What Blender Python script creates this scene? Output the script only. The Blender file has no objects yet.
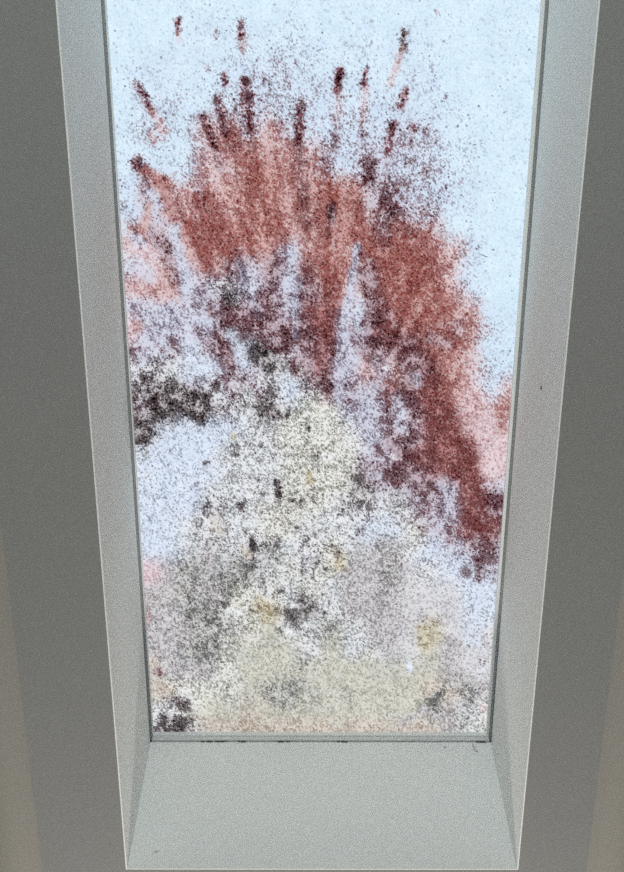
import bpy, bmesh, math, random
import numpy as np
from mathutils import Vector, Matrix, Euler

random.seed(7)
rng = np.random.default_rng(11)
scene = bpy.context.scene
COL = scene.collection

# ------------------------------------------------------------------ camera
CAM = Vector((0.0, 0.0, 1.45))
FPX = 1242.0
cam_d = bpy.data.cameras.new('camera')
cam = bpy.data.objects.new('camera', cam_d); COL.objects.link(cam)
cam_d.sensor_fit = 'AUTO'; cam_d.sensor_width = 36.0
cam_d.lens = FPX / 872.0 * 36.0
cam_d.clip_start = 0.02
RX, RY, RZ = (math.radians(a) for a in (155.0404, -0.0663, 0.0764))
ROT = Matrix.Rotation(RX, 3, 'X') @ Matrix.Rotation(RY, 3, 'Y') @ Matrix.Rotation(RZ, 3, 'Z')
cam.matrix_world = Matrix.Translation(CAM) @ ROT.to_4x4()
scene.camera = cam

# ------------------------------------------------------------------ sky
SKY_LIN = np.array((0.90, 0.955, 1.0))        # pale overcast blue
SKY_STRENGTH = 1.35
world = bpy.data.worlds.new('sky'); scene.world = world
world.use_nodes = True
wn = world.node_tree.nodes; wl = world.node_tree.links
world.cycles.sampling_method = 'NONE'
bg = wn['Background']
bg.inputs['Color'].default_value = (*SKY_LIN, 1)
bg.inputs['Strength'].default_value = SKY_STRENGTH

# ------------------------------------------------------------------ exposure
scene.view_settings.view_transform = 'Standard'
scene.view_settings.look = 'None'
scene.view_settings.gamma = 1.0
scene.view_settings.use_curve_mapping = False
scene.view_settings.exposure = 0.0
scene.cycles.use_denoising = False
scene.cycles.use_adaptive_sampling = False
scene.cycles.transparent_max_bounces = 24
scene.cycles.max_bounces = 12
scene.cycles.diffuse_bounces = 4
scene.cycles.sampling_pattern = 'BLUE_NOISE'
scene.cycles.sample_clamp_indirect = 1.0

# ------------------------------------------------------------------ dimensions (metres)
ZC = CAM.z + 1.33                # ceiling
XL, XR = -0.2578, 0.2919         # skylight reveal faces
YF, YN = 1.2914, -0.42           # far and near reveal faces
ZT = ZC + 0.2761                 # top of the reveal, underside of the frame
XGL, XGR, YG = -0.2538, 0.2849, 1.2866   # glass edges in view
YGN = YN + 0.005
ZG = ZT + 0.020                  # underside of the glass
GT = 0.006                       # glass thickness
ZD = ZG + GT + 0.0006            # plane of the dirt on the outside of the pane
WXL, WXR = -0.430, 0.442         # corridor walls
YE, YB = 3.0, -1.7               # corridor ends

def ray(px, py):
    return ROT @ Vector(((px - 312.0) / FPX, (436.0 - py) / FPX, -1.0))
def on_z(px, py, z):
    d = ray(px, py); return CAM + d * ((z - CAM.z) / d.z)
def on_y(px, py, y):
    d = ray(px, py); return CAM + d * ((y - CAM.y) / d.y)
def on_x(px, py, x):
    d = ray(px, py); return CAM + d * ((x - CAM.x) / d.x)
RN = np.array(ROT)
def pane_xy(px, py):
    """photo pixels (arrays) -> x, y on the dirt plane of the pane"""
    px = np.asarray(px, float); py = np.asarray(py, float)
    d = np.stack([(px - 312.0) / FPX, (436.0 - py) / FPX, -np.ones_like(px)], -1) @ RN.T
    t = (ZD - CAM.z) / d[..., 2]
    return d[..., 0] * t, d[..., 1] * t
def pane_px(x, y):
    P = np.stack([np.asarray(x, float), np.asarray(y, float), np.full(np.shape(x), ZD - CAM.z)], -1) @ RN
    return 312.0 + FPX * P[..., 0] / -P[..., 2], 436.0 - FPX * P[..., 1] / -P[..., 2]

# ------------------------------------------------------------------ materials
def s2l(c):
    c = np.asarray(c, float) / 255.0
    return np.where(c <= 0.04045, c / 12.92, ((c + 0.055) / 1.055) ** 2.4)

def paint(name, col, rough=0.6, bump=0.15, scale=260.0, var=0.03, spec=0.0):
    m = bpy.data.materials.new(name); m.use_nodes = True
    n, l = m.node_tree.nodes, m.node_tree.links
    b = n['Principled BSDF']
    tc = n.new('ShaderNodeTexCoord')
    big = n.new('ShaderNodeTexNoise'); big.inputs['Scale'].default_value = 5.0; big.inputs['Detail'].default_value = 4
    l.new(tc.outputs['Object'], big.inputs['Vector'])
    mr = n.new('ShaderNodeMapRange')
    mr.inputs['To Min'].default_value = 1 - var; mr.inputs['To Max'].default_value = 1 + var
    l.new(big.outputs['Fac'], mr.inputs['Value'])
    mx = n.new('ShaderNodeVectorMath'); mx.operation = 'SCALE'
    mx.inputs[0].default_value = col
    l.new(mr.outputs['Result'], mx.inputs['Scale'])
    l.new(mx.outputs['Vector'], b.inputs['Base Color'])
    b.inputs['Roughness'].default_value = rough
    b.inputs['Specular IOR Level'].default_value = spec
    if spec == 0: 
        n.remove(b); b = n.new('ShaderNodeBsdfDiffuse'); l.new(b.outputs['BSDF'], n['Material Output'].inputs['Surface']); l.new(mx.outputs['Vector'], b.inputs['Color'])
    fine = n.new('ShaderNodeTexNoise'); fine.inputs['Scale'].default_value = scale; fine.inputs['Detail'].default_value = 3
    l.new(tc.outputs['Object'], fine.inputs['Vector'])
    bp = n.new('ShaderNodeBump'); bp.inputs['Strength'].default_value = bump; bp.inputs['Distance'].default_value = 0.002
    l.new(fine.outputs['Fac'], bp.inputs['Height'])
    l.new(bp.outputs['Normal'], b.inputs['Normal'])
    return m

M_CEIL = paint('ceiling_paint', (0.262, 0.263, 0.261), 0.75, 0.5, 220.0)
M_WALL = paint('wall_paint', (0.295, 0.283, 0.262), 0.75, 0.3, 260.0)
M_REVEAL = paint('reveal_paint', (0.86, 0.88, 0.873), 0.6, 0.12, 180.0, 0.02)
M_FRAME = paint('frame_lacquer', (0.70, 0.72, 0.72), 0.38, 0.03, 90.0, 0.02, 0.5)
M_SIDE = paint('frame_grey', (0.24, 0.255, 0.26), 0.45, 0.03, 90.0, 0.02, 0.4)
M_BEAD = paint('bead_lacquer', (0.86, 0.88, 0.88), 0.4, 0.03, 90.0, 0.02, 0.5)
M_DARK = paint('dark_gap', (0.05, 0.055, 0.055), 0.8, 0.1)
M_FLOOR = paint('oak_floor', (0.13, 0.095, 0.065), 0.45, 0.08, 60.0, 0.12)
M_GROUND = paint('outdoor_paving', (0.45, 0.42, 0.37), 0.9, 0.2, 40.0, 0.1)
M_CRUMB = paint('crumb_plaster', (0.72, 0.72, 0.70), 0.9, 0.3)
M_SOOT = paint('soot', (0.04, 0.04, 0.042), 0.9, 0.2)
M_HAIR = paint('fibre_grey', (0.26, 0.26, 0.25), 0.7, 0.0)
M_HAIRW = paint('fibre_pale', (0.62, 0.63, 0.62), 0.7, 0.0)

def glass_mat(name, tint):
    m = bpy.data.materials.new(name); m.use_nodes = True
    n, l = m.node_tree.nodes, m.node_tree.links
    out = n['Material Output']; n.remove(n['Principled BSDF'])
    t = n.new('ShaderNodeBsdfTransparent'); t.inputs['Color'].default_value = (*tint, 1)
    g = n.new('ShaderNodeBsdfGlossy'); g.inputs['Roughness'].default_value = 0.03
    fr = n.new('ShaderNodeFresnel'); fr.inputs['IOR'].default_value = 1.08
    mx = n.new('ShaderNodeMixShader')
    l.new(fr.outputs['Fac'], mx.inputs['Fac'])
    l.new(t.outputs['BSDF'], mx.inputs[1]); l.new(g.outputs['BSDF'], mx.inputs[2])
    l.new(mx.outputs['Shader'], out.inputs['Surface'])
    return m
GLASS_T = np.array((0.975, 0.985, 0.98))       # each face of the pane
M_GLASS = glass_mat('window_glass', GLASS_T)
M_CLEAR = glass_mat('clear_glass', (0.985, 0.995, 0.99))

def dirt_mat(name, scatter):
    """translucent powder: what it lets through is the stored colour of each speck"""
    m = bpy.data.materials.new(name); m.use_nodes = True
    n, l = m.node_tree.nodes, m.node_tree.links
    out = n['Material Output']; n.remove(n['Principled BSDF'])
    a = n.new('ShaderNodeAttribute'); a.attribute_name = 'tint'
    tc = n.new('ShaderNodeTexCoord')
    no = n.new('ShaderNodeTexNoise'); no.inputs['Scale'].default_value = 420.0; no.inputs['Detail'].default_value = 3
    l.new(tc.outputs['Object'], no.inputs['Vector'])
    mr = n.new('ShaderNodeMapRange'); mr.inputs['From Min'].default_value = 0.3; mr.inputs['From Max'].default_value = 0.7
    mr.inputs['To Min'].default_value = 0.90; mr.inputs['To Max'].default_value = 1.10
    l.new(no.outputs['Fac'], mr.inputs['Value'])
    sc = n.new('ShaderNodeVectorMath'); sc.operation = 'SCALE'
    l.new(a.outputs['Color'], sc.inputs[0]); l.new(mr.outputs['Result'], sc.inputs['Scale'])
    t = n.new('ShaderNodeBsdfTransparent'); d = n.new('ShaderNodeBsdfTranslucent')
    l.new(sc.outputs['Vector'], t.inputs['Color']); l.new(sc.outputs['Vector'], d.inputs['Color'])
    mx = n.new('ShaderNodeMixShader'); mx.inputs['Fac'].default_value = scatter
    l.new(t.outputs['BSDF'], mx.inputs[1]); l.new(d.outputs['BSDF'], mx.inputs[2])
    l.new(mx.outputs['Shader'], out.inputs['Surface'])
    return m
M_FILM = dirt_mat('dust_film', 0.0)
M_GRIT = dirt_mat('powder_grit', 0.0)

# ------------------------------------------------------------------ mesh helpers
def link(name, bm, mat, parent=None, smooth=False):
    me = bpy.data.meshes.new(name); bm.to_mesh(me); bm.free()
    me.materials.append(mat)
    if smooth:
        for p in me.polygons: p.use_smooth = True
    o = bpy.data.objects.new(name, me); COL.objects.link(o)
    o.parent = parent
    return o
def box(x0, x1, y0, y1, z0, z1, bevel=0.0, seg=2):
    bm = bmesh.new(); bmesh.ops.create_cube(bm, size=1)
    for v in bm.verts:
        v.co = Vector((x0 + (v.co.x + .5) * (x1 - x0), y0 + (v.co.y + .5) * (y1 - y0), z0 + (v.co.z + .5) * (z1 - z0)))
    if bevel:
        bmesh.ops.bevel(bm, geom=bm.edges[:], offset=bevel, segments=seg, affect='EDGES', profile=0.5)
    return bm
def struct(o, label, cat):
    o['kind'] = 'structure'; o['label'] = label; o['category'] = cat; return o
def tag(o, label, cat, group=None, kind=None):
    o['label'] = label; o['category'] = cat
    if group: o['group'] = group
    if kind: o['kind'] = kind
    return o
def empty(name, loc):
    o = bpy.data.objects.new(name, None); COL.objects.link(o); o.location = loc; return o
def ring_slab(name, ox0, ox1, oy0, oy1, ix0, ix1, iy0, iy1, z0, z1, mat):
    bm = bmesh.new()
    rows = []
    for z in (z0, z1):
        o = [bm.verts.new((x, y, z)) for x, y in ((ox0, oy0), (ox1, oy0), (ox1, oy1), (ox0, oy1))]
        i = [bm.verts.new((x, y, z)) for x, y in ((ix0, iy0), (ix1, iy0), (ix1, iy1), (ix0, iy1))]
        rows.append((o, i))
    (o0, i0), (o1, i1) = rows
    for k in range(4):
        j = (k + 1) % 4
        bm.faces.new((o0[k], i0[k], i0[j], o0[j]))
        bm.faces.new((o1[k], o1[j], i1[j], i1[k]))
        bm.faces.new((o0[k], o0[j], o1[j], o1[k]))
        bm.faces.new((i0[j], i0[k], i1[k], i1[j]))
    bmesh.ops.recalc_face_normals(bm, faces=bm.faces[:])
    return link(name, bm, mat)

# ------------------------------------------------------------------ setting: the corridor under the skylight
PT = 0.0020                                # reveal lining thickness
ZR = ZT + 0.002
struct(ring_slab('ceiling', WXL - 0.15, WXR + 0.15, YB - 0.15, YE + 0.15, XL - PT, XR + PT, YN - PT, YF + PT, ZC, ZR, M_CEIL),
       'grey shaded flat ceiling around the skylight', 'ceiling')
struct(link('trim_1', box(XL - PT, XL, YN - PT, YF + PT, ZC - 0.0006, ZT, 0.0007), M_REVEAL), 'white reveal lining on the left of the skylight', 'reveal')
struct(link('trim_2', box(XR, XR + PT, YN - PT, YF + PT, ZC - 0.0006, ZT, 0.0007), M_REVEAL), 'white reveal lining on the right of the skylight', 'reveal')
struct(link('trim_3', box(XL, XR, YF, YF + PT, ZC - 0.0006, ZT, 0.0007), M_REVEAL), 'white reveal lining below the lower edge of the skylight', 'reveal')
struct(link('trim_4', box(XL, XR, YN - PT, YN, ZC - 0.0006, ZT, 0.0007), M_REVEAL), 'white reveal lining at the near end of the skylight', 'reveal')

def side_wall(name, x, sgn, label):
    """wall with a soft coved corner into the ceiling"""
    bm = bmesh.new(); r = 0.052; pts = [(x + sgn * .15, 0.0), (x, 0.0), (x, ZC - r)]
    for k in range(1, 9):
        a = k / 8 * math.pi / 2
        pts.append((x - sgn * r * (1 - math.cos(a)), ZC - r + r * math.sin(a)))
    pts.append((x + sgn * .15, ZC))
    A = [bm.verts.new((px_, YB, pz)) for px_, pz in pts]; B = [bm.verts.new((px_, YE, pz)) for px_, pz in pts]
    for k in range(len(pts)):
        j = (k + 1) % len(pts); bm.faces.new((A[k], A[j], B[j], B[k]))
    bm.faces.new(A); bm.faces.new(B[::-1])
    bmesh.ops.recalc_face_normals(bm, faces=bm.faces[:])
    o = struct(link(name, bm, M_WALL), label, 'wall')
    for p in o.data.polygons: p.use_smooth = True
    o.data.set_sharp_from_angle(angle=math.radians(40))
    return o
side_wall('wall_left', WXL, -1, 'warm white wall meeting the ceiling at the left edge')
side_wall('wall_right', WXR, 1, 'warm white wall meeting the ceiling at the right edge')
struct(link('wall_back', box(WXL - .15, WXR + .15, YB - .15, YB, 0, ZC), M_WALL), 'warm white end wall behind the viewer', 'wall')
# far end: a closed white door
DW0, DW1, DH = -0.40, 0.41, 2.15
bm = bmesh.new()
for b in ((WXL - .15, DW0, 0, ZC), (DW1, WXR + .15, 0, ZC), (DW0, DW1, DH, ZC)):
    t = box(b[0], b[1], YE, YE + .15, b[2], b[3]); me = bpy.data.meshes.new('t'); t.to_mesh(me); t.free(); bm.from_mesh(me); bpy.data.meshes.remove(me)
struct(link('wall_front', bm, M_WALL), 'warm white end wall with a white door', 'wall')
door = empty('door_1', (0, YE + .06, 0)); struct(door, 'white door at the far end of the corridor', 'door')
def door_part(name, bm, mat): 
    o = link(name, bm, mat, door); o.matrix_parent_inverse = Matrix.Translation(door.location).inverted(); return o
for x0, x1, z0, z1 in ((DW0, DW0 + .06, 0, DH), (DW1 - .06, DW1, 0, DH), (DW0 + .06, DW1 - .06, 0, .08), (DW0 + .06, DW1 - .06, DH - .06, DH)):
    door_part('door_frame', box(x0, x1, YE + .04, YE + .08, z0, z1, .003), M_FRAME)
door_part('door_leaf', box(DW0 + .06, DW1 - .06, YE + .05, YE + .075, .08, DH - .06, .003), M_REVEAL)
struct(link('floor', box(WXL - .15, WXR + .15, YB - .15, YE + .15, -.1, 0), M_FLOOR), 'oak floor of the corridor', 'floor')
# ------------------------------------------------------------------ window_1: fixed skylight, frame, beads, pane
win = empty('window_1', (0, 0, ZT)); struct(win, 'fixed white framed skylight with dirty glass', 'window')
def win_part(name, bm, mat):
    o = link(name, bm, mat, win); o.matrix_parent_inverse = Matrix.Translation(win.location).inverted(); return o
IN = 0.0022; GAP = 0.003; FT = 0.05; ZF1 = ZG
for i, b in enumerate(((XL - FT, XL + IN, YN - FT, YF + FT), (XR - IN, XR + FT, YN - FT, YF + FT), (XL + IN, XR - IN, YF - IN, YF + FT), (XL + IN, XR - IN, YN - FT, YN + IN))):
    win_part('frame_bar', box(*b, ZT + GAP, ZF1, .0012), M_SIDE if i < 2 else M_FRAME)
    # dark gasket filling the joint between reveal and frame, set back
for b in ((XL - FT, XL - .003, YN - FT, YF + FT), (XR + .003, XR + FT, YN - FT, YF + FT), (XL - .003, XR + .003, YF + .003, YF + FT), (XL - .003, XR + .003, YN - FT, YN - .003)):
    win_part('gasket', box(*b, ZT - .0004, ZT + GAP + .0004), M_DARK)
for b in ((XL + IN, XGL, YGN, YG), (XGR, XR - IN, YGN, YG), (XL + IN, XR - IN, YG, YF - IN), (XL + IN, XR - IN, YN + IN, YGN)):
    win_part('glazing_bead', box(*b, ZG - .0085, ZG, .0008), M_BEAD)
pane = win_part('glass_pane', box(XL - .045, XR + .045, YN - .045, YF + .045, ZG, ZG + GT), M_GLASS)

# ------------------------------------------------------------------ the dirt on the pane
# classes: tint of the film, share covered by grains, tint of the grains (as seen against the sky)
CLS = {
 '.': ((217, 239, 253), .012, (140, 150, 170)), ',': ((216, 236, 252), .08, (145, 142, 155)),
 ':': ((214, 231, 249), .20, (132, 118, 130)),   ';': ((212, 222, 240), .36, (128, 98, 106)),
 'o': ((224, 206, 210), .45, (166, 116, 116)),    'r': ((216, 186, 184), .68, (160, 106, 104)),
 'R': ((208, 166, 162), .82, (152, 91, 86)),    'D': ((184, 130, 130), .86, (114, 60, 60)),
 'm': ((206, 202, 216), .60, (104, 68, 76)),     'M': ((188, 166, 176), .78, (94, 54, 60)),
 'k': ((228, 230, 236), .48, (88, 78, 82)),     'K': ((190, 186, 190), .80, (66, 54, 56)),
 'w': ((222, 233, 250), .20, (140, 146, 160)),  's': ((233, 237, 241), .32, (126, 126, 128)),
 'c': ((236, 237, 232), .34, (126, 124, 116)),   'C': ((216, 216, 206), .40, (168, 167, 154)),
 'g': ((214, 212, 214), .42, (140, 135, 139)),  'G': ((206, 206, 204), .58, (96, 96, 94)),
 'y': ((216, 210, 186), .45, (142, 124, 92)),   'p': ((230, 214, 220), .30, (188, 146, 151)),
 'F': ((240, 243, 246), .03, (190, 192, 196)), 'h': ((222, 223, 227), .24, (166, 163, 170)), 'v': ((212, 217, 234), .30, (124, 112, 130)),  'b': ((218, 210, 201), .36, (158, 142, 126)),
}
ROWS = """
......................
....,,,,,,.....,......
...,,,,,,,,,,,,,,.....
.,,,,,,:::,,,,,,,.....
.,,,,,::::::,:,:,.....
.,::,,:;::::::::,,....
,,:,:or;o;:::::;:,....
,,,,,orrro;;:;;;:,,...
,,:,;;orRrm;:m::;,,...
,:roomrrRrmRRmm;::,...
,:vroorRRrmrDrm;;,,...
,oomRrrRRrmrRrmRo,....
,opmoRRRrvmRrvRRRo:...
,pprvrmvMvmRRvMRRo:...
,prrvvkvmvMRovMRRr:...
ppvvvvmMMvDDvmMRRRo,..
orvvvvmMmMMDvvMDRmr:,.
;mvmwmMwKmMMvMMMDRo,..
;kkswwmmksMMvooMDro:,.
;kKKmkmskwkMmvDMDRp:o.
;mKKKKksKsccvvmmDDrpr.
;KKwwwwsscccsvmmDDDpp.
;kwwwwsssccccvmMMDDpp.
swwwwwsssccccmmMMDDpp.
swwwwssssccccKmvMmDmv.
swwwwksscccskksmmvDMM.
swwwskssccssswwcmmDDm.
swwwsgskGskcsggswvmMw.
sppgGgGGscscggghswmMw.
spggGgGccscsggghhhwww.
spggGGccyGGsggghhhhww.
spgggGGcCssGsgghyhhhw.
ppggGGcCCCsCssghCghhh.
ppggggcCCCCCCCCCbghhh.
ppbccccCGGCCCCCCbbGgg.
ssskcCCbCCCCCCbbGgscc.
skKKkbbbbbbbbbbbbgscc.
""".split()
assert all(len(r) == 22 for r in ROWS), [len(r) for r in ROWS]

def cvec(c):
    b, cov, g = CLS[c]; return np.concatenate([s2l(b), [cov], s2l(g), [CLOT.get(c, .55)]])
CLOT = {**dict.fromkeys('mMkKv', 1.0), **dict.fromkeys('orRD', .38), **dict.fromkeys('gCbpwh', .3)}   # how much the grains gather in clots
GRID = np.array([[cvec(c) for c in r] for r in ROWS])       # 37 x 22 x 7

# single cells put right: row, column, class
for r_, c_, k_ in ((8, 10, 'r'), (9, 10, 'r'), (10, 10, 'r'), (10, 11, 'R'), (11, 10, 'r'), (12, 10, 'r'), (12, 12, 'r'), (12, 13, 'R'),
                   (13, 10, 'r'), (13, 12, 'R'), (13, 13, 'M'), (13, 14, 'R'), (14, 13, 'M'), (14, 14, 'R'), (15, 13, 'M'), (15, 14, 'D'), (16, 13, 'M'),
                   (7, 9, 'o'), (7, 10, 'o'), (8, 5, 'o'), (8, 4, ':'), (9, 5, 'o'), (10, 5, 'r'), (13, 1, 'v'), (13, 2, 'p'), (14, 1, 'p'), (14, 2, 'p'),
                   (15, 0, 'v'), (15, 1, 'v'), (16, 0, 'v'), (16, 1, 'p'), (28, 18, 'w'), (28, 19, 'm'),
                   (34, 14, 'C'), (34, 15, 'C'), (35, 14, 'C'), (35, 15, 'C'), (33, 16, 'C')):
    GRID[r_, c_] = cvec(k_)

_lat = rng.random((64, 256, 256))
def vnoise(x, y, k):
    x = np.asarray(x, float); y = np.asarray(y, float)
    xi = np.floor(x).astype(int); yi = np.floor(y).astype(int); fx = x - xi; fy = y - yi
    fx = fx * fx * (3 - 2 * fx); fy = fy * fy * (3 - 2 * fy); L = _lat[k % 64]
    a = L[yi % 256, xi % 256]; b = L[yi % 256, (xi + 1) % 256]; c = L[(yi + 1) % 256, xi % 256]; d = L[(yi + 1) % 256, (xi + 1) % 256]
    return (a * (1 - fx) + b * fx) * (1 - fy) + (c * (1 - fx) + d * fx) * fy
def fbm(x, y, k, octv=3):
    s = 0; a = 1; t = 0
    for o in range(octv):
        s = s + a * vnoise(x * 2 ** o, y * 2 ** o, k + o); t += a; a *= .55
    return s / t

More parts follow.
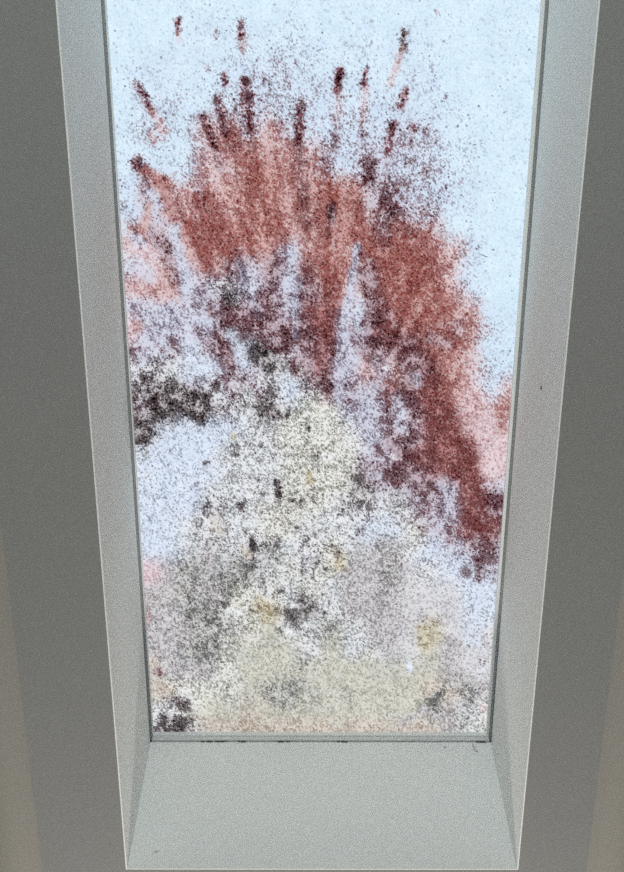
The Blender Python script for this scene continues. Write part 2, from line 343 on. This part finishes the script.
# strokes laid over the coarse field: x0, y0, x1, y1, half width, class, strength
STROKES = [
 # pale rays of the burst
 (238, 252, 258, 312, 6, 'v', .8), (291, 248, 297, 335, 4.5, 'v', .85), (357, 248, 344, 335, 4.5, 'v', .9), (343, 330, 338, 400, 6, 'v', .8),
 (231, 335, 246, 372, 7, 'w', .8),
 (150, 256, 146, 276, 12, 'p', .6), (378, 365, 384, 372, 8, 'v', .6), (398, 400, 402, 425, 7, 'v', .7), (440, 480, 452, 492, 7, 'v', .7),
 # rust red arms on the left
 (137, 162, 146, 176, 6, 'M', .8), (146, 172, 166, 184, 6, 'R', .95), (160, 184, 182, 236, 6, 'D', .7), (144, 178, 152, 232, 5, 'm', .8),
 (150, 232, 168, 250, 7, 'M', .7), (152, 205, 140, 232, 5, 'r', .8), (140, 232, 126, 242, 4, 'r', .8), (164, 248, 174, 282, 5, 'M', .7),
 (130, 285, 168, 292, 9, 'r', .6), (190, 230, 200, 262, 10, 'R', .7),
 # red body
 (256, 180, 268, 235, 16, 'R', .7), (225, 225, 238, 250, 10, 'R', .6), (338, 215, 332, 300, 9, 'R', .8), (395, 262, 425, 300, 18, 'R', .8),
 (330, 285, 326, 330, 8, 'D', .7), (388, 290, 400, 320, 12, 'R', .8), (440, 300, 448, 350, 11, 'R', .7), (452, 360, 462, 400, 10, 'r', .8),
 (432, 380, 440, 440, 14, 'D', .7), (440, 440, 468, 460, 16, 'D', .7), (424, 455, 440, 470, 12, 'D', .6), (462, 470, 478, 500, 12, 'D', .5),
 (472, 510, 480, 540, 9, 'D', .4), (480, 540, 476, 560, 8, 'm', .6), (498, 410, 502, 430, 6, 'r', .8), (484, 430, 490, 470, 9, 'p', .8), (466, 400, 470, 430, 9, 'p', .6),
 # maroon dark fingers
 (245, 82, 250, 128, 5, 'M', .7), (216, 98, 226, 132, 4, 'M', .7), (203, 116, 216, 150, 5, 'M', .7), (300, 104, 299, 142, 4.5, 'M', .7),
 (299, 142, 306, 225, 6, 'M', .5), (366, 160, 372, 205, 6, 'm', .5), (394, 124, 389, 152, 4.5, 'M', .7), (406, 90, 400, 108, 3.5, 'M', .95),
 (404, 32, 403, 50, 3.5, 'K', 1), (402, 50, 390, 84, 4, 'o', .7), (340, 70, 337, 92, 4, 'M', .95), (366, 70, 365, 88, 3, 'm', .9), (338, 92, 338, 120, 5, 'o', .4),
 (365, 88, 362, 122, 4, 'o', .5), (178, 20, 177, 34, 2.8, 'M', .9), (179, 36, 180, 42, 2.5, 'o', .7), (241, 18, 241, 36, 3, 'm', .9), (241, 36, 243, 50, 4, 'o', .4),
 (216, 30, 216, 38, 2, 'm', .7), (137, 84, 143, 96, 4.5, 'm', .85), (143, 94, 151, 111, 3.6, 'M', .9), (153, 112, 158, 120, 4, 'o', .7),
 (160, 128, 165, 133, 5, 'o', .8), (150, 136, 155, 141, 4, 'o', .7), (224, 74, 225, 85, 3.2, 'M', .95), (207, 67, 208, 70, 2, 'm', .8),
 (412, 124, 414, 131, 3, 'M', .8), (427, 127, 425, 134, 2, 'm', .6), (331, 204, 332, 222, 4, 'M', 1), (331, 222, 328, 236, 3, 'D', .8), (405, 228, 410, 234, 5, 'M', .6),
 (424, 168, 424, 174, 2.5, 'm', .8), (446, 96, 446, 99, 1.5, 'm', .9), (436, 11, 437, 13, 2, 'm', .9), (412, 160, 413, 162, 3, 'm', .7), (197, 190, 202, 205, 5, 'm', .7),
 (320, 140, 321, 152, 3, 'm', .6), (336, 138, 338, 146, 3, 'm', .6), (262, 75, 263, 84, 2.5, 'm', .6), (288, 78, 287, 86, 2, 'm', .6), (370, 20, 372, 24, 2, 'm', .4),
 # black clumps
 (152, 396, 160, 410, 9, 'K', 1), (180, 394, 192, 402, 10, 'K', 1), (186, 402, 200, 416, 8, 'K', 1), (202, 396, 204, 408, 6, 'K', .8), (146, 418, 144, 440, 6, 'K', .8),
 (172, 416, 173, 426, 3, 'K', .8), (218, 396, 226, 408, 7, 'k', .9), (216, 378, 217, 381, 4, 'K', .8), (256, 352, 268, 362, 10, 'K', .9), (270, 406, 278, 416, 6, 'K', .8),
 (294, 360, 295, 376, 3, 'M', .9), (325, 370, 327, 390, 4, 'M', 1), (308, 340, 314, 362, 7, 'M', .7), (226, 352, 226, 360, 5, 'M', .7), (211, 310, 212, 315, 4, 'M', .9),
 (156, 344, 160, 350, 3, 'm', .8), (174, 340, 175, 348, 3, 'm', .8), (146, 370, 148, 374, 5, 'k', .8), (222, 345, 228, 360, 8, 'M', .6),
 (277, 484, 279, 498, 3.5, 'K', 1), (240, 507, 241, 510, 4, 'K', .9), (252, 540, 254, 549, 4, 'K', .9), (182, 570, 184, 574, 4, 'G', 1), (302, 545, 312, 552, 5, 'k', .8),
 (355, 478, 360, 492, 5, 'K', .8), (345, 505, 362, 508, 5, 'k', .9), (290, 612, 296, 622, 6, 'K', .7), (302, 600, 314, 612, 6, 'K', .7), (318, 452, 319, 458, 3, 'K', .7),
 (262, 588, 268, 596, 5, 'k', .7), (215, 500, 218, 512, 7, 'k', .6), (222, 522, 226, 526, 5, 'k', .7), (200, 525, 201, 527, 3, 'k', .8), (238, 565, 246, 580, 8, 'G', .8),
 (215, 578, 220, 584, 6, 'G', .8), (190, 610, 200, 630, 6, 'G', .9), (203, 632, 232, 632, 5, 'G', 1.0), (200, 640, 200, 656, 8, 'G', .5), (146, 454, 147, 456, 3, 'G', .8),
 (144, 472, 145, 475, 3, 'k', .8), (220, 452, 224, 458, 5, 'k', .6), (275, 694, 285, 700, 9, 'G', .7), (300, 688, 312, 700, 9, 'G', .5), (345, 692, 350, 696, 6, 'G', .5),
 (300, 660, 304, 664, 4, 'G', .6), (372, 676, 385, 690, 6, 'C', .5), (165, 722, 186, 728, 7, 'K', .9), (174, 702, 186, 706, 6, 'K', .8), (156, 718, 158, 722, 4, 'k', .8), (190, 700, 193, 704, 4, 'k', .7),
 # tan, yellow and olive spots
 (309, 474, 310, 482, 4, 'y', .9), (235, 436, 235, 438, 3, 'y', .9), (338, 556, 340, 564, 6, 'y', .9), (425, 632, 426, 645, 8, 'y', .7), (260, 605, 268, 618, 8, 'y', .6),
 (243, 548, 248, 555, 4, 'b', .8), (216, 520, 220, 530, 7, 'b', .5),
 # red brown stains along the left edge
 (150, 568, 154, 578, 5, 'p', .5), (147, 615, 149, 620, 3, 'r', .6), (153, 664, 158, 672, 6, 'b', .8), (157, 670, 159, 674, 3, 'M', .9), (158, 684, 168, 692, 6, 'b', .9), (136, 325, 138, 330, 4, 'r', .7),
 # grey purple wash and stains lower right
 (372, 560, 392, 620, 22, 'g', .5), (446, 640, 444, 668, 4, 'g', .8), (428, 708, 438, 698, 7, 'G', .9), (440, 694, 448, 684, 5, 'G', .9), (400, 722, 424, 712, 4, 'g', .8), (385, 545, 392, 575, 12, 'G', .45), (482, 670, 482, 672, 4, 'w', .5),
 (455, 715, 463, 725, 6, 'G', .6), (480, 708, 484, 710, 3, 'p', .7), (408, 664, 410, 668, 4, 'w', .9), (396, 500, 404, 520, 10, 's', .6), (472, 600, 480, 620, 9, 'w', .8),
 (478, 560, 479, 580, 4, 'M', .7), (463, 570, 467, 574, 4, 'M', .7), (452, 604, 454, 612, 12, 'h', .7), (470, 606, 474, 640, 9, 'w', .6), (448, 535, 449, 541, 4, 'M', .8), (495, 500, 500, 498, 4, 'M', .8),

 (205, 300, 285, 335, 12, 'M', .45), (235, 318, 280, 345, 9, 'M', .6), (262, 300, 282, 340, 9, 'M', .6), (318, 300, 322, 372, 8, 'D', .7), (302, 318, 312, 350, 7, 'M', .7),
 (368, 280, 392, 330, 10, 'M', .6), (385, 330, 405, 350, 9, 'D', .8), (400, 345, 425, 370, 10, 'M', .7), (392, 440, 402, 480, 9, 'M', .7), (404, 470, 418, 490, 8, 'M', .6),
 (432, 338, 446, 344, 7, 'M', .7), (405, 395, 420, 420, 7, 'M', .6), (376, 452, 384, 470, 7, 'm', .8), (360, 300, 356, 330, 4, 'w', .7), (415, 376, 418, 382, 5, 'v', .7),
 (216, 286, 232, 300, 7, 'k', .8), (280, 262, 268, 300, 7, 'M', .5), (310, 270, 316, 300, 7, 'M', .6), (352, 330, 362, 352, 6, 'M', .6), (246, 375, 262, 395, 6, 'm', .7),
 (228, 320, 212, 340, 6, 'M', .6), (196, 330, 206, 350, 6, 'm', .6), (262, 380, 270, 400, 5, 'k', .8), (396, 228, 412, 250, 8, 'R', .6), (422, 240, 440, 262, 8, 'r', .6),
 (250, 128, 252, 150, 4, 'M', .4), (226, 132, 232, 152, 4, 'M', .4), (214, 148, 222, 170, 4, 'M', .6), (389, 150, 386, 180, 5, 'm', .6), (362, 120, 360, 150, 4, 'm', .5), (338, 118, 336, 150, 4, 'm', .4),
 (275, 150, 282, 205, 6, 'r', .5), (200, 200, 222, 240, 10, 'R', .5), (350, 190, 356, 232, 9, 'R', .5), (372, 205, 384, 240, 9, 'm', .5),
 (174, 228, 186, 286, 5.5, 'v', .95), (151, 192, 158, 206, 5, 'v', .95), (134, 236, 142, 243, 5, 'v', .9), (135, 262, 148, 276, 8, 'v', .6), (156, 214, 160, 222, 3, 'v', .7),
]

# little black clots strewn through the pale grit, and a few pale flakes
_r = random.Random(5)
for _ in range(95):
    a_, d_ = _r.uniform(0, 6.283), _r.random() ** .7
    x_, y_ = 295 + 105 * d_ * math.cos(a_), 520 + 120 * d_ * math.sin(a_)
    if x_ > 365 and y_ > 510: continue
    STROKES.append((x_, y_, x_ + _r.uniform(-3, 3), y_ + _r.uniform(-3, 3), _r.uniform(1.3, 2.8), 'K', _r.uniform(.45, .95)))
for x_, y_ in ((330, 456), (392, 457), (322, 455), (231, 610), (238, 613), (294, 606), (291, 631), (409, 666), (384, 368), (442, 630)):
    STROKES.append((x_ - 2, y_, x_ + 2, y_, 1.8, 'F', .95))

def field(px, py, jit=1.0):
    """seven values at photo-frame positions on the pane; jit scatters the powder so that the patches dissolve into specks"""
    px = np.asarray(px, float); py = np.asarray(py, float)
    j = rng.normal(0, 1, (2,) + px.shape) * jit
    sx, sy = px, py
    px = sx + 4.5 * j[0]; py = sy + 5.5 * j[1]
    wx = px + 15 * (fbm(px / 14, py / 14, 1) - .5) + 6 * (vnoise(px / 4, py / 4, 5) - .5)
    wy = py + 18 * (fbm(px / 13, py / 16, 9) - .5) + 6 * (vnoise(px / 4, py / 4, 13) - .5)
    gx = np.clip((wx - 110) / 20, 0, 20.999); gy = np.clip((wy - 10) / 20, 0, 35.999)
    xi = gx.astype(int); yi = gy.astype(int); fx = (gx - xi)[..., None]; fy = (gy - yi)[..., None]
    fx = fx * fx * (3 - 2 * fx); fy = fy * fy * (3 - 2 * fy)
    V = (GRID[yi, xi] * (1 - fx) + GRID[yi, xi + 1] * fx) * (1 - fy) + (GRID[yi + 1, xi] * (1 - fx) + GRID[yi + 1, xi + 1] * fx) * fy
    px = sx + 1.1 * j[0]; py = sy + 1.5 * j[1]
    ex = px + 7 * (fbm(px / 5, py / 5, 20) - .5); ey = py + 7 * (fbm(px / 5, py / 5, 25) - .5)
    for x0, y0, x1, y1, hw, c, s in STROKES:
        m = np.nonzero((px > min(x0, x1) - 2 * hw - 5) & (px < max(x0, x1) + 2 * hw + 5) & (py > min(y0, y1) - 2 * hw - 5) & (py < max(y0, y1) + 2 * hw + 5))
        if m[0].size == 0: continue
        X, Y = ex[m], ey[m]; dx, dy = x1 - x0, y1 - y0; L2 = dx * dx + dy * dy + 1e-6
        t = np.clip(((X - x0) * dx + (Y - y0) * dy) / L2, 0, 1)
        d = np.hypot(X - x0 - t * dx, Y - y0 - t * dy) / hw
        w = s * np.clip(1.55 - d, 0, 1) ** 1.3
        V[m] = V[m] * (1 - w[..., None]) + cvec(c) * w[..., None]
    return V

def cover_mod(px, py, clot):
    """grains gather in clots, and in rays that spread from the blast point in the upper part"""
    n = fbm(px / 9, py / 9, 40, 4)
    th = np.arctan2(px - 312, 520 - py); r = np.hypot(px - 312, py - 520)
    st = fbm(th * 26, r / 70, 30, 3)
    up = np.clip((440 - py) / 150, 0, 1)
    return np.clip(1 + clot * 3.6 * (n - .5), .12, 2.0) * np.clip(1 + up * 2.6 * (st - .5), .3, 1.8)

SKY_SEEN = SKY_LIN * SKY_STRENGTH * GLASS_T ** 2

def colour_attr(me, name, col):
    a = me.color_attributes.new(name, 'FLOAT_COLOR', 'POINT')
    a.data.foreach_set('color', np.concatenate([col, np.ones((len(col), 1))], 1).astype(np.float32).ravel())

# -- thin film of dust, one continuous sheet
NX, NY = 400, 900
gx = np.linspace(XL - .03, XR + .03, NX); gy = np.linspace(YN - .03, YF + .03, NY)
FX, FY = np.meshgrid(gx, gy)
PX, PY = pane_px(FX.ravel(), FY.ravel())
F = field(PX, PY, .7)
def rank(v):
    r = np.empty(len(v)); r[np.argsort(v)] = np.linspace(0, 1, len(v)); return r
mix = .75 * vnoise(PX / 1.45, PY / 1.45, 50) + .30 * vnoise(PX / 3.4, PY / 3.4, 51) + .65 * rng.random(len(PX))
rk = rank(mix)
cv = np.clip(F[:, 3] * cover_mod(PX, PY, F[:, 7]), 0, .95)
m = np.clip((cv - rk) / .34 + .5, 0, 1); m = (m * m * (3 - 2 * m))[:, None]
pop = np.clip((rank(vnoise(PX / 2.0, PY / 2.0, 53) + .5 * rng.random(len(PX))) - .86) / .14, 0, 1)[:, None] * .55
base = F[:, :3] * (1 - pop) + np.minimum(1, F[:, :3] * .35 + .62 * s2l((238, 242, 248))) * pop
soft = 1 + .16 * (fbm(PX / 14, PY / 14, 55, 4) - .5)[:, None] * np.array((1.3, 1.0, .6))
film_col = np.clip(base * soft, 0, 1) * (1 - .88 * m) + F[:, 4:7] * np.clip(.75 + .5 * rng.random(len(PX)), 0, 2)[:, None] * .88 * m
glint = (np.clip((rank(vnoise(PX / 1.5, PY / 1.5, 54) + .6 * rng.random(len(PX))) - .90) / .10, 0, 1) * .5 * np.clip(F[:, 3] * 1.6, 0, 1))[:, None]   # bare pinholes between the grains
film_col = film_col * (1 - glint) + (.35 * film_col + .65 * s2l((238, 240, 244))) * glint
film_T = np.clip(film_col / SKY_SEEN, 0, .97)
me = bpy.data.meshes.new('dust_film')
idx = np.arange(NX * NY).reshape(NY, NX)
quads = np.stack([idx[:-1, :-1], idx[:-1, 1:], idx[1:, 1:], idx[1:, :-1]], -1).reshape(-1, 4)
relief = ZD + .0004 * fbm(PX / 4, PY / 4, 58, 2)
me.vertices.add(NX * NY); me.vertices.foreach_set('co', np.stack([FX.ravel(), FY.ravel(), relief], -1).astype(np.float32).ravel())
me.loops.add(quads.size); me.loops.foreach_set('vertex_index', quads.ravel().astype(np.int32))
me.polygons.add(len(quads)); me.polygons.foreach_set('loop_start', (np.arange(len(quads)) * 4).astype(np.int32))
me.update(calc_edges=True)
colour_attr(me, 'tint', film_T)
me.materials.append(M_FILM)
film = bpy.data.objects.new('dust_film', me); COL.objects.link(film)
tag(film, 'thin pale dust film covering the whole skylight pane', 'dust', kind='stuff')

# -- grains: low five-sided heaps of grit lying on the outside of the pane
def grains(name, px, py, size, tint, lift=0.0, stretch=None, ang=None, sides=5):
    n = len(px)
    x, y = pane_xy(px, py)
    keep = (x > XL - .02) & (x < XR + .02) & (y > YN - .02) & (y < YF + .02)
    px, py, size, tint, x, y = px[keep], py[keep], size[keep], tint[keep], x[keep], y[keep]; n = len(px)
    stretch = np.ones(n) if stretch is None else stretch[keep]
    ang = rng.random(n) * 6.283 if ang is None else ang[keep]
    k = np.arange(sides) / sides * 2 * math.pi
    rr = size[:, None] * (.7 + .6 * rng.random((n, sides)))
    lx = rr * np.cos(k) * stretch[:, None]; ly = rr * np.sin(k) / stretch[:, None] ** .5
    ca, sa = np.cos(ang)[:, None], np.sin(ang)[:, None]
    vx = x[:, None] + lx * ca - ly * sa; vy = y[:, None] + lx * sa + ly * ca
    z0 = ZD + .0006 + lift + .0003 * rng.random(n)
    V = np.zeros((n, sides + 1, 3))
    V[:, :sides, 0] = vx; V[:, :sides, 1] = vy; V[:, :sides, 2] = z0[:, None]
    V[:, sides, 0] = x; V[:, sides, 1] = y; V[:, sides, 2] = z0 + size * (.15 + .12 * rng.random(n))
    base = (np.arange(n) * (sides + 1))[:, None]
    tri = np.stack([np.stack([np.broadcast_to(np.array(j), (n,)), np.broadcast_to(np.array((j + 1) % sides), (n,)), np.broadcast_to(np.array(sides), (n,))], -1) for j in range(sides)], 1)
    tri = (tri + base[:, None, :]).reshape(-1, 3)
    me = bpy.data.meshes.new(name)
    me.vertices.add(n * (sides + 1)); me.vertices.foreach_set('co', V.reshape(-1).astype(np.float32))
    me.loops.add(tri.size); me.loops.foreach_set('vertex_index', tri.ravel().astype(np.int32))
    me.polygons.add(len(tri)); me.polygons.foreach_set('loop_start', (np.arange(len(tri)) * 3).astype(np.int32))
    me.update(calc_edges=True)
    colour_attr(me, 'tint', np.repeat(tint, sides + 1, axis=0))
    me.materials.append(M_GRIT)
    o = bpy.data.objects.new(name, me); COL.objects.link(o)
    return o

PXM = 0.00150                               # about one photo pixel on the pane, in metres
NC = 620000
cx = rng.uniform(94, 556, NC); cy = rng.uniform(-70, 746, NC)
Fg = field(cx, cy)
size = PXM * np.clip(rng.lognormal(-.36, .38, NC), .35, 2.2)
cov = np.clip(.42 * Fg[:, 3] * cover_mod(cx, cy, Fg[:, 7]), 0, .6)
area = 2.0 * (size / PXM) ** 2
dens = NC / (462. * 806.)
prob = -np.log(1 - cov) / (area * dens)
pick = rng.random(NC) < prob
cx, cy, size, Fg = cx[pick], cy[pick], size[pick], Fg[pick]
vary = rng.lognormal(0, .3, len(cx))[:, None]
gt = np.clip((Fg[:, 4:7] * vary / np.clip(.5 * Fg[:, :3] + .5 * Fg[:, 4:7], .02, 1)), .02, .95) ** .8
sat = (Fg[:, 4] - Fg[:, 5]) / (Fg[:, 4] + 1e-4)           # how red the grains are
lum = Fg[:, 4:7].mean(1)
kinds = {
 'red_powder': (sat > .55, 'rust red powder burst across the upper and right part of the skylight', 'powder'),
 'maroon_powder': ((sat <= .55) & (sat > .22), 'maroon and brown powder specks scattered through the middle and top of the burst', 'powder'),
 'grey_grit': (sat <= .22, 'grey and cream grit spread over the lower half of the pane', 'grit'),
}
for nm, (msk, lab, cat) in kinds.items():
    o = grains(nm, cx[msk], cy[msk], size[msk], gt[msk], {'grey_grit': 0, 'maroon_powder': .0016, 'red_powder': .0032}[nm]); tag(o, lab, cat, kind='stuff')

# -- single thrown streaks and clots that stand out, each a heap of its own
SPOTS = [   # x0, y0, x1, y1, half width, class, label
 (178, 20, 177, 35, 2.6, 'M', 'small dark red dash highest on the left of the pane'),
 (241, 18, 241, 38, 2.8, 'm', 'faint brown smear at the top, right of the small dark red dash'),
 (138, 86, 151, 111, 3.2, 'M', 'slanting brown red streak alone near the left frame'),
 (404, 33, 403, 50, 3.0, 'K', 'blackest dash, high on the right with an orange tail'),
 (340, 71, 337, 92, 3.2, 'M', 'dark upright dash at the top middle above the red cloud'),
 (366, 70, 365, 88, 2.4, 'M', 'thin dark dash just right of the top middle dash'),
 (245, 80, 250, 126, 4.2, 'M', 'large dark maroon finger at the top of the red cloud'),
 (224, 75, 225, 86, 2.6, 'M', 'short dark red drop left of the large maroon finger'),
 (300, 104, 299, 142, 3.6, 'M', 'long dark maroon finger standing alone above the red cloud'),
 (406, 90, 400, 108, 3.0, 'M', 'slanting dark dash on the right, below the blackest dash'),
 (394, 124, 389, 152, 3.8, 'M', 'thick slanting maroon finger at the upper right of the cloud'),
 (216, 98, 226, 132, 3.2, 'M', 'maroon streak running down into the cloud on its upper left'),
 (203, 115, 215, 150, 3.6, 'M', 'leftmost maroon streak of the upper red cloud'),
 (413, 124, 413, 131, 2.2, 'M', 'tiny dark red drop right of the thick slanting finger'),
 (331, 204, 332, 224, 3.2, 'K', 'black spot in the middle of the red cloud'),
 (135, 161, 139, 167, 5.0, 'M', 'round maroon blob at the end of the left red arm'),
 (165, 248, 167, 251, 3.0, 'K', 'black spot on the left red arm'),
 (278, 485, 279, 497, 3.0, 'K', 'black clot in the cream grit above the pane centre'),
 (240, 507, 241, 510, 3.0, 'K', 'small black ring left of the black clot in the grit'),
 (252, 542, 254, 549, 3.2, 'K', 'black speck with a tan rim in the lower grit'),
 (325, 372, 327, 390, 3.2, 'K', 'dark drop under the red cloud at the top of the cream grit'),
 (294, 361, 295, 375, 2.2, 'M', 'thin brown drop in the white gap under the cloud'),
 (156, 398, 160, 410, 7.0, 'K', 'black green clump by the left frame'),
 (186, 396, 200, 416, 7.5, 'K', 'black maroon clump right of the green one'),
 (486, 639, 490, 636, 2.6, 'G', 'upper dark chip by the right frame'),
 (485, 647, 486, 650, 2.4, 'G', 'small dark chip in the middle by the right frame'),
 (480, 667, 487, 664, 2.6, 'K', 'lower dark chip by the right frame'),
 (469, 647, 470, 650, 2.0, 'G', 'small dark chip set in from the right frame'),
 (166, 724, 184, 728, 5.0, 'K', 'black clump in the lower left corner of the pane'),
 (174, 702, 186, 706, 4.0, 'K', 'smaller black clump above the corner clump'),
]
for x0, y0, x1, y1, hw, c, lab in SPOTS:
    L = math.hypot(x1 - x0, y1 - y0)
    n = int((.26 if hw < 3.3 else .36) * (L * 2 * hw + 3.14 * hw * hw))
    t = np.clip(rng.beta(1.6, 1.6, n) * 1.15 - .07, -.1, 1.1); off = np.clip(rng.normal(0, .9, (n, 2)), -1.35, 1.35) * (hw * (.45 + .75 * np.sin(np.clip(t, 0, 1) * math.pi)))[:, None]
    qx = x0 + (x1 - x0) * t + off[:, 0]; qy = y0 + (y1 - y0) * t + off[:, 1]
    b = cvec(c); fl = field(qx, qy)[:, :3]
    tint = np.clip(2.0 * b[4:7] * rng.lognormal(-.1, .35, n)[:, None] / np.clip(fl, .02, 1), .01, .9) ** .45
    o = grains('powder_streak' if L > 8 else 'powder_spot', qx, qy, PXM * np.clip(rng.lognormal(-.25, .35, n), .4, 2.0), tint, .0048)
    o.name = 'powder_streak' if L > 8 else 'powder_spot'
    tag(o, lab, 'stain', 'dark streaks and clots on the pane')

# ------------------------------------------------------------------ small bits
def tube(name, pts, r, mat):
    bm = bmesh.new(); rings = []
    P = [Vector(p) for p in pts]
    for i, p in enumerate(P):
        d = (P[min(i + 1, len(P) - 1)] - P[max(i - 1, 0)]).normalized()
        u = d.orthogonal().normalized(); v = d.cross(u)
        rr = r * (.55 if i in (0, len(P) - 1) else 1)
        rings.append([bm.verts.new(p + (u * math.cos(k * 1.0472) + v * math.sin(k * 1.0472)) * rr) for k in range(6)])
    for a, b in zip(rings, rings[1:]):
        for k in range(6): bm.faces.new((a[k], a[(k + 1) % 6], b[(k + 1) % 6], b[k]))
    bm.faces.new(rings[0][::-1]); bm.faces.new(rings[-1])
    bmesh.ops.recalc_face_normals(bm, faces=bm.faces[:])
    return link(name, bm, mat, None, True)
def chip(name, loc, r, squash, mat):
    bm = bmesh.new(); bmesh.ops.create_icosphere(bm, subdivisions=2, radius=1)
    for v in bm.verts:
        k = .75 + .5 * random.random(); v.co = Vector((v.co.x * squash[0], v.co.y * squash[1], v.co.z * squash[2])) * k * r + Vector(loc)
    return link(name, bm, mat)
# fibre hanging from the frame joint on the lower reveal
pts = [on_y(x, y, YF - .0012) for x, y in ((472.5, 743.5), (473.5, 746), (475, 749), (476.5, 751.5), (478, 751.2))]
tag(tube('fibre', pts, .0014, M_HAIRW), 'pale bent fibre hanging from the frame joint on the lower reveal', 'fibre')
pts = [on_z(x, y, ZG - .0008) for x, y in ((480, 254.5), (483, 255), (486, 257), (488, 256.6))]
tag(tube('hair', pts, .0006, M_HAIR), 'short dark hair stuck on the clear right side of the glass', 'hair')
p = on_y(156.5, 851, YF - .001)
tag(chip('plaster_crumb', p, .0030, (1.5, .5, .6), M_CRUMB), 'tiny plaster crumb near the lower left corner of the reveal', 'crumb')
p = on_x(541, 388, XR - .0006)
tag(chip('soot_speck', p, .0018, (.4, 1.4, 1.0), M_SOOT), 'single black speck on the right reveal', 'speck')
p = on_x(98.5, 26, XL + .0006)
tag(chip('paint_speck', p, .0020, (.4, 1, 1), M_BEAD), 'tiny white paint speck at the top of the left reveal', 'speck')
p = on_y(445, 747, YF - .0006)
tag(chip('grit_speck', p, .0014, (1, .4, 1), M_HAIR), 'tiny grey speck left of the fibre on the lower reveal', 'speck')
# loose dirt caught in the joint under the lower frame bar
bm = bmesh.new()
for x0, x1 in ((201, 222), (238, 243), (278, 290), (337, 346), (476, 486)):
    x = x0
    while x < x1:
        w = random.uniform(2, 6); a = on_y(x, 741.3, YF); b = on_y(x + w, 741.3, YF)
        t = box(a.x, b.x, YF - .0008, YF + .002, ZT - .0006 - .0008 * random.random(), ZT + .0008)
        mm = bpy.data.meshes.new('t'); t.to_mesh(mm); t.free(); bm.from_mesh(mm); bpy.data.meshes.remove(mm)
        x += w + random.uniform(0, 3)
tag(link('joint_dirt', bm, M_SOOT), 'black dirt caught in the joint under the lower frame bar', 'dirt', kind='stuff')

# ------------------------------------------------------------------ hanging fill lamps, added out of view to brighten the corridor
M_BRASS = paint('fill_lamp_brass', (0.30, 0.24, 0.14), 0.35, 0.0)
M_CABLE = paint('fill_lamp_cable', (0.05, 0.05, 0.05), 0.6, 0.0)
def add_fill_lamp(x, y, z, watts, tint, label):
    t = empty('fill_lamp', (x, y, ZC)); tag(t, label, 'lamp')
    def lathe(name, prof, mat):
        bm = bmesh.new(); rings = []
        for r, a in prof:
            rings.append([bm.verts.new((r * math.cos(k / 20 * 6.28319), r * math.sin(k / 20 * 6.28319), a)) for k in range(20)])
        for A, B in zip(rings, rings[1:]):
            for k in range(20): bm.faces.new((A[k], A[(k + 1) % 20], B[(k + 1) % 20], B[k]))
        bmesh.ops.recalc_face_normals(bm, faces=bm.faces[:])
        return link(name, bm, mat, t, True)
    d = z - ZC
    lathe('ceiling_rose', [(.001, 0), (.045, 0), (.042, -.012), (.012, -.026), (.001, -.026)], M_BRASS)
    lathe('cable', [(.003, -.02), (.003, d + .10)], M_CABLE)
    lathe('holder', [(.001, d + .11), (.014, d + .105), (.019, d + .06), (.019, d + .05), (.001, d + .05)], M_BRASS)
    ld = bpy.data.lights.new('fill_bulb', 'POINT'); ld.energy = watts; ld.color = tint; ld.shadow_soft_size = .12
    lo = bpy.data.objects.new('fill_bulb', ld); COL.objects.link(lo); lo.parent = t; lo.location = (0, 0, d)
add_fill_lamp(0.0, 2.15, 1.75, 48, (1.0, .965, .91), 'added brass fill lamp hanging unseen at the far end of the corridor')  # added source, lifts the far ceiling and the wall edges
add_fill_lamp(-0.12, -1.30, 1.25, 77, (.90, 1.0, 1.0), 'added brass fill lamp hanging unseen behind the viewer')  # added source, lifts the reveals, mostly the far one
bpy.context.view_layer.update()
